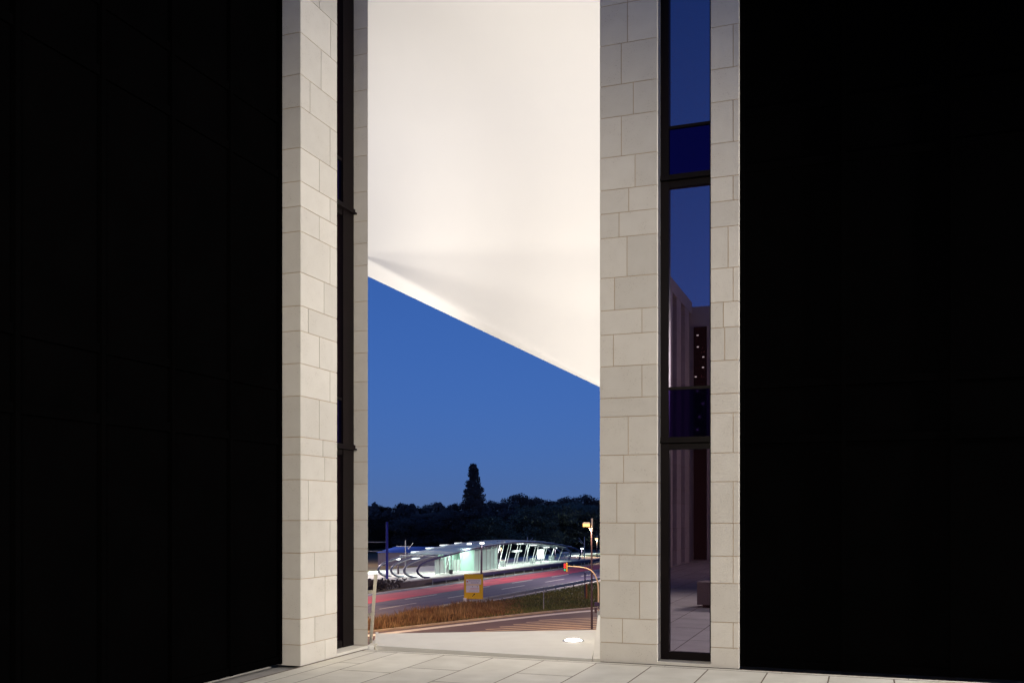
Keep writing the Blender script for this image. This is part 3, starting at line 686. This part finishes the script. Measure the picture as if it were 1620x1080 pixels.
# traffic signal on curved bracket
Yt = 66.0; ts = thing('traffic_signal', PX(947, Yt, GZ), 'cream curved-arm traffic signal showing red beside the right pier', 'traffic light')
arc = catmull([PX(946.8, Yt, GZ), P3(946.8, 955, Yt), P3(946.6, 930, Yt), P3(944.4, 917, Yt), P3(939.5, 906.5, Yt), P3(931, 899.8, Yt), P3(918, 896.6, Yt), P3(896, 895, Yt)], 6)
b = MB(); b.tube(arc, [.062-.03*i/len(arc) for i in range(len(arc))], 10); b.build('mast_arm', M['archw'], ts)
a, c = P3(895.4, 903.8, Yt), P3(897.8, 889.5, Yt); b = MB(); b.box(a.x, c.x, Yt-.12, Yt+.12, a.z, c.z, T=XY); hd = b.build('signal_head', M['sigy'], ts)
a, c = P3(891.5, 902.6, Yt), P3(895.4, 890.6, Yt); b = MB(); b.box(a.x, c.x-.002, Yt-.1, Yt+.1, a.z, c.z, T=XY); b.build('housing', M['black'], hd)
for (yy, m) in ((892.6, 'redlight'), (896.6, 'redlight'), (900.8, 'greenlight')):
    a = P3(893.4, yy, Yt-.11); b = MB(); b.add([a+Vector((.07*math.cos(i*.5236), 0, .07*math.sin(i*.5236))) for i in range(12)], [list(range(12))[::-1]]); b.build('lens', M[m], hd)
a = P3(943.5, 955.5, Yt); b = MB(); b.box(a.x-.14, a.x+.2, Yt-.2, Yt-.05, a.z-.1, a.z+.16, T=XY); b.build('control_box', M['steelp'], ts)
b = MB(); b.box(a.x-.14, a.x+.02, Yt-.2, Yt-.05, a.z-.55, a.z-.2, T=XY); b.build('push_button', M['darkpole'], ts)

# low shed with blue hipped roof
sd = thing('shed', PX(650, 150, GZ), 'low pinkish corrugated shed with a blue hipped roof beyond the tram stop', 'shed')
def shp(px, Y, z): return PX(px, Y, z)
x0, x1 = PX(598, 150).x, PX(740, 150).x
b = MB(); zz = EYE-(873.5-CY)/F*150; b.box(x0, x1, 150, 158, GZ, zz, T=XY)
x = x0
while x < x1: b.box(x, x+.18, 149.93, 149.999, GZ, zz, T=XY); x += .36
b.build('wall', M['corr'], sd)
b = MB(); zr = EYE-(864.2-CY)/F*154
b.add([(x0-.3, 149.6, zz+.002), (x1+.3, 149.6, zz+.002), (x1+.3, 158.4, zz+.002), (x0-.3, 158.4, zz+.002), (x0+2.2, 154, zr), (x1-2.2, 154, zr)], [[0, 1, 5, 4], [1, 2, 5], [2, 3, 4, 5], [3, 0, 4], [0, 3, 2, 1]]); b.build('roof', M['bluero'], sd)

# ------------------------------------------------------------------ trees
def crown(kind, seed, leaves=5200):
    rnd = random.Random(seed); cl = []
    for i in range(80 if kind != 'poplar' else 230):
        d = Vector((rnd.gauss(0, 1), rnd.gauss(0, 1), rnd.gauss(0, 1))).normalized(); q = rnd.random()**.3
        if kind == 'poplar':
            zz = rnd.uniform(.05, .97); wr = min(1, (1.01-zz)**.65*1.75)*(.6 if zz < .4 else 1)
            a = rnd.uniform(0, 6.28); rr = rnd.random()**.5*wr*.72; cl.append((rr*math.cos(a), rr*math.sin(a), zz, rnd.uniform(.2, .32)*(.45+.55*wr), rnd.uniform(.025, .04)))
        else:
            zz = .5+(1 if d.z > 0 else -1)*abs(d.z*q)**.75*.42; k = .9 if zz > .2 else .7
            cl.append((d.x*q*k, d.y*q*k, zz, rnd.uniform(.24, .42), rnd.uniform(.05, .085)))
    if kind == 'poplar': cl += [(0, 0, .955, .10, .035), (.03, 0, .9, .16, .04), (-.75, 0, .5, .22, .05), (-.85, .1, .40, .25, .05), (-.7, 0, .33, .3, .05)]
    vs = []; fs = []
    for i in range(leaves):
        cx, cy, cz, r, rz = rnd.choice(cl)
        d = Vector((rnd.gauss(0, 1), rnd.gauss(0, 1), rnd.gauss(0, 1))).normalized()*(rnd.random()**.35)
        p = Vector((cx+d.x*r, cy+d.y*r, cz+d.z*rz)); s = rnd.uniform(.022, .05)
        a = Vector((rnd.gauss(0, 1), rnd.gauss(0, 1), rnd.gauss(0, .6))).normalized(); c = a.orthogonal().normalized()
        k = len(vs); az = Vector((a.x, a.y, a.z*.33)); cz_ = Vector((c.x, c.y, c.z*.33))
        vs += [p-az*s, p+cz_*s*.8, p+az*s, p-cz_*s*.8]; fs.append([k, k+1, k+2, k+3])
    me = bpy.data.meshes.new('crown'); me.from_pydata([tuple(v) for v in vs], [], fs); return me
def trunk_me():
    b = MB(); b.tube([(0, 0, 0), (.01, 0, .25), (0, .01, .5), (.01, 0, .8)], [.05, .04, .03, .01], 7)
    for k in range(5):
        a = k*1.3; b.tube([(0, 0, .25+.08*k), (math.cos(a)*.3, math.sin(a)*.3, .42+.09*k), (math.cos(a)*.5, math.sin(a)*.5, .5+.08*k)], [.02, .012, .005], 5)
    me = bpy.data.meshes.new('trunk'); me.from_pydata([tuple(v) for v in b.v], [], b.f); me.materials.append(M['bark']); return me
TM = trunk_me()
CRN = {}
for key, kd, sd_, mt, lv in (('a', 'b', 1, 'leaf', 11000), ('b', 'b', 2, 'leaf', 11000), ('c', 'b', 3, 'leafg', 11000), ('d', 'b', 4, 'leafg', 11000), ('p', 'poplar', 5, 'leaf', 26000)):
    me = crown(kd, sd_, lv); me.materials.append(M[mt]); CRN[key] = me
def tree(px, ytop, wpx, Y, key, label, name='broadleaf_tree', group='trees beyond the tram stop'):
    c = PX(px, Y, GZ); h = EYE+(CY-ytop)/F*Y-GZ; r_ = wpx/2/F*Y*(1.45 if key != 'p' else 1.12)
    t = thing(name, c, label, 'tree', group)
    for nm, me, f in (('trunk', TM, 1), ('crown', CRN[key], 1.0)):
        o = bpy.data.objects.new(nm, me); C.objects.link(o); o.parent = t; o.scale = (r_*f*1.0, r_*f*1.0, h*1.02)
        o.rotation_euler = (0, 0, random.uniform(0, 6.28)) if key != 'p' else (0, 0, 0)
random.seed(9)
LB = 'dark bushy tree in the unlit row of woodland beyond the tram stop'
LG = 'grey green leafy tree in the row behind the shelter, right of the poplar'
back = [(560, 794, 44), (585, 796, 36), (604, 795, 40), (640, 792, 34), (664, 797, 30), (688, 790, 36), (706, 797, 26), (719, 792, 26), (742, 786, 40), (774, 787, 30), (795, 788, 30), (818, 776, 38), (836, 781, 28), (852, 782, 34), (872, 786, 30), (893, 781, 34), (906, 784, 26), (924, 777, 38), (944, 783, 34), (968, 788, 44)]
for i, (px, y, wd) in enumerate(back): tree(px, y, wd, 245+random.uniform(-8, 8), 'ab'[i % 2], 'dark skyline tree at the top of the wood, %s from the left' % ORD[i], group='dark trees along the skyline')
for i, (px, y, wd, k) in enumerate(((575, 818, 52, 'b'), (612, 812, 56, 'a'), (650, 815, 52, 'b'), (684, 806, 50, 'a'), (716, 803, 54, 'b'), (748, 802, 56, 'a'), (806, 808, 52, 'b'))):
    tree(px, y, wd, 205+random.uniform(-8, 8), k, 'dark bushy tree in the front row below the skyline, %s from the left' % ORD[i], group='dark front row trees')
for i, (px, y, wd, k) in enumerate(((842, 796, 60, 'c'), (876, 792, 62, 'd'), (908, 791, 64, 'c'), (944, 800, 64, 'd'))):
    tree(px, y, wd, 205+random.uniform(-8, 8), k, 'grey green leafy tree behind the right part of the shelter, %s from the left' % ORD[i], group='grey green trees behind the shelter')
tree(776, 813, 56, 188, 'c', 'low round domed tree in front of the wood, right below the poplar')
tree(749, 734, 38, 225, 'p', 'tall narrow dark poplar towering above the other trees', 'poplar_tree')
# dense undergrowth filling the foot of the wood
rnd = random.Random(4); vs = []; fs = []
for i in range(26000):
    Y = rnd.uniform(226, 262); px = rnd.uniform(540, 1000); h = abs(rnd.gauss(0, .45)); z = GZ+rnd.random()*(9.3+1.0*math.sin(px*.11)+.8*math.sin(px*.31))
    p = PX(px, Y, z); s = rnd.uniform(.3, .6); a = Vector((rnd.gauss(0, 1), rnd.gauss(0, 1), rnd.gauss(0, 1))).normalized(); c = a.orthogonal().normalized()
    k = len(vs); vs += [p-a*s, p+c*s, p+a*s, p-c*s]; fs.append([k, k+1, k+2, k+3])
b = MB(); b.add(vs, fs); tag(b.build('undergrowth', M['leaf']), 'dark undergrowth at the foot of the wood beyond the tram stop', 'undergrowth', kind='stuff')
# shrubs by the left mast
vs = []; fs = []
for i in range(15000):
    s_ = rnd.uniform(60, 91.5); n_ = rnd.uniform(-61, -54.3); hh = rnd.random()*(.75+.3*math.sin(s_*.9))
    p = H(s_, n_, GZ+hh); s = rnd.uniform(.08, .18); a = Vector((rnd.gauss(0, 1), rnd.gauss(0, 1), rnd.gauss(0, 1))).normalized(); c = a.orthogonal().normalized()
    k = len(vs); vs += [p-a*s, p+c*s, p+a*s, p-c*s]; fs.append([k, k+1, k+2, k+3])
b = MB(); b.add(vs, fs); tag(b.build('shrubs', M['leaf']), 'dark low shrubs around the foot of the blue mast', 'shrubs', kind='stuff')
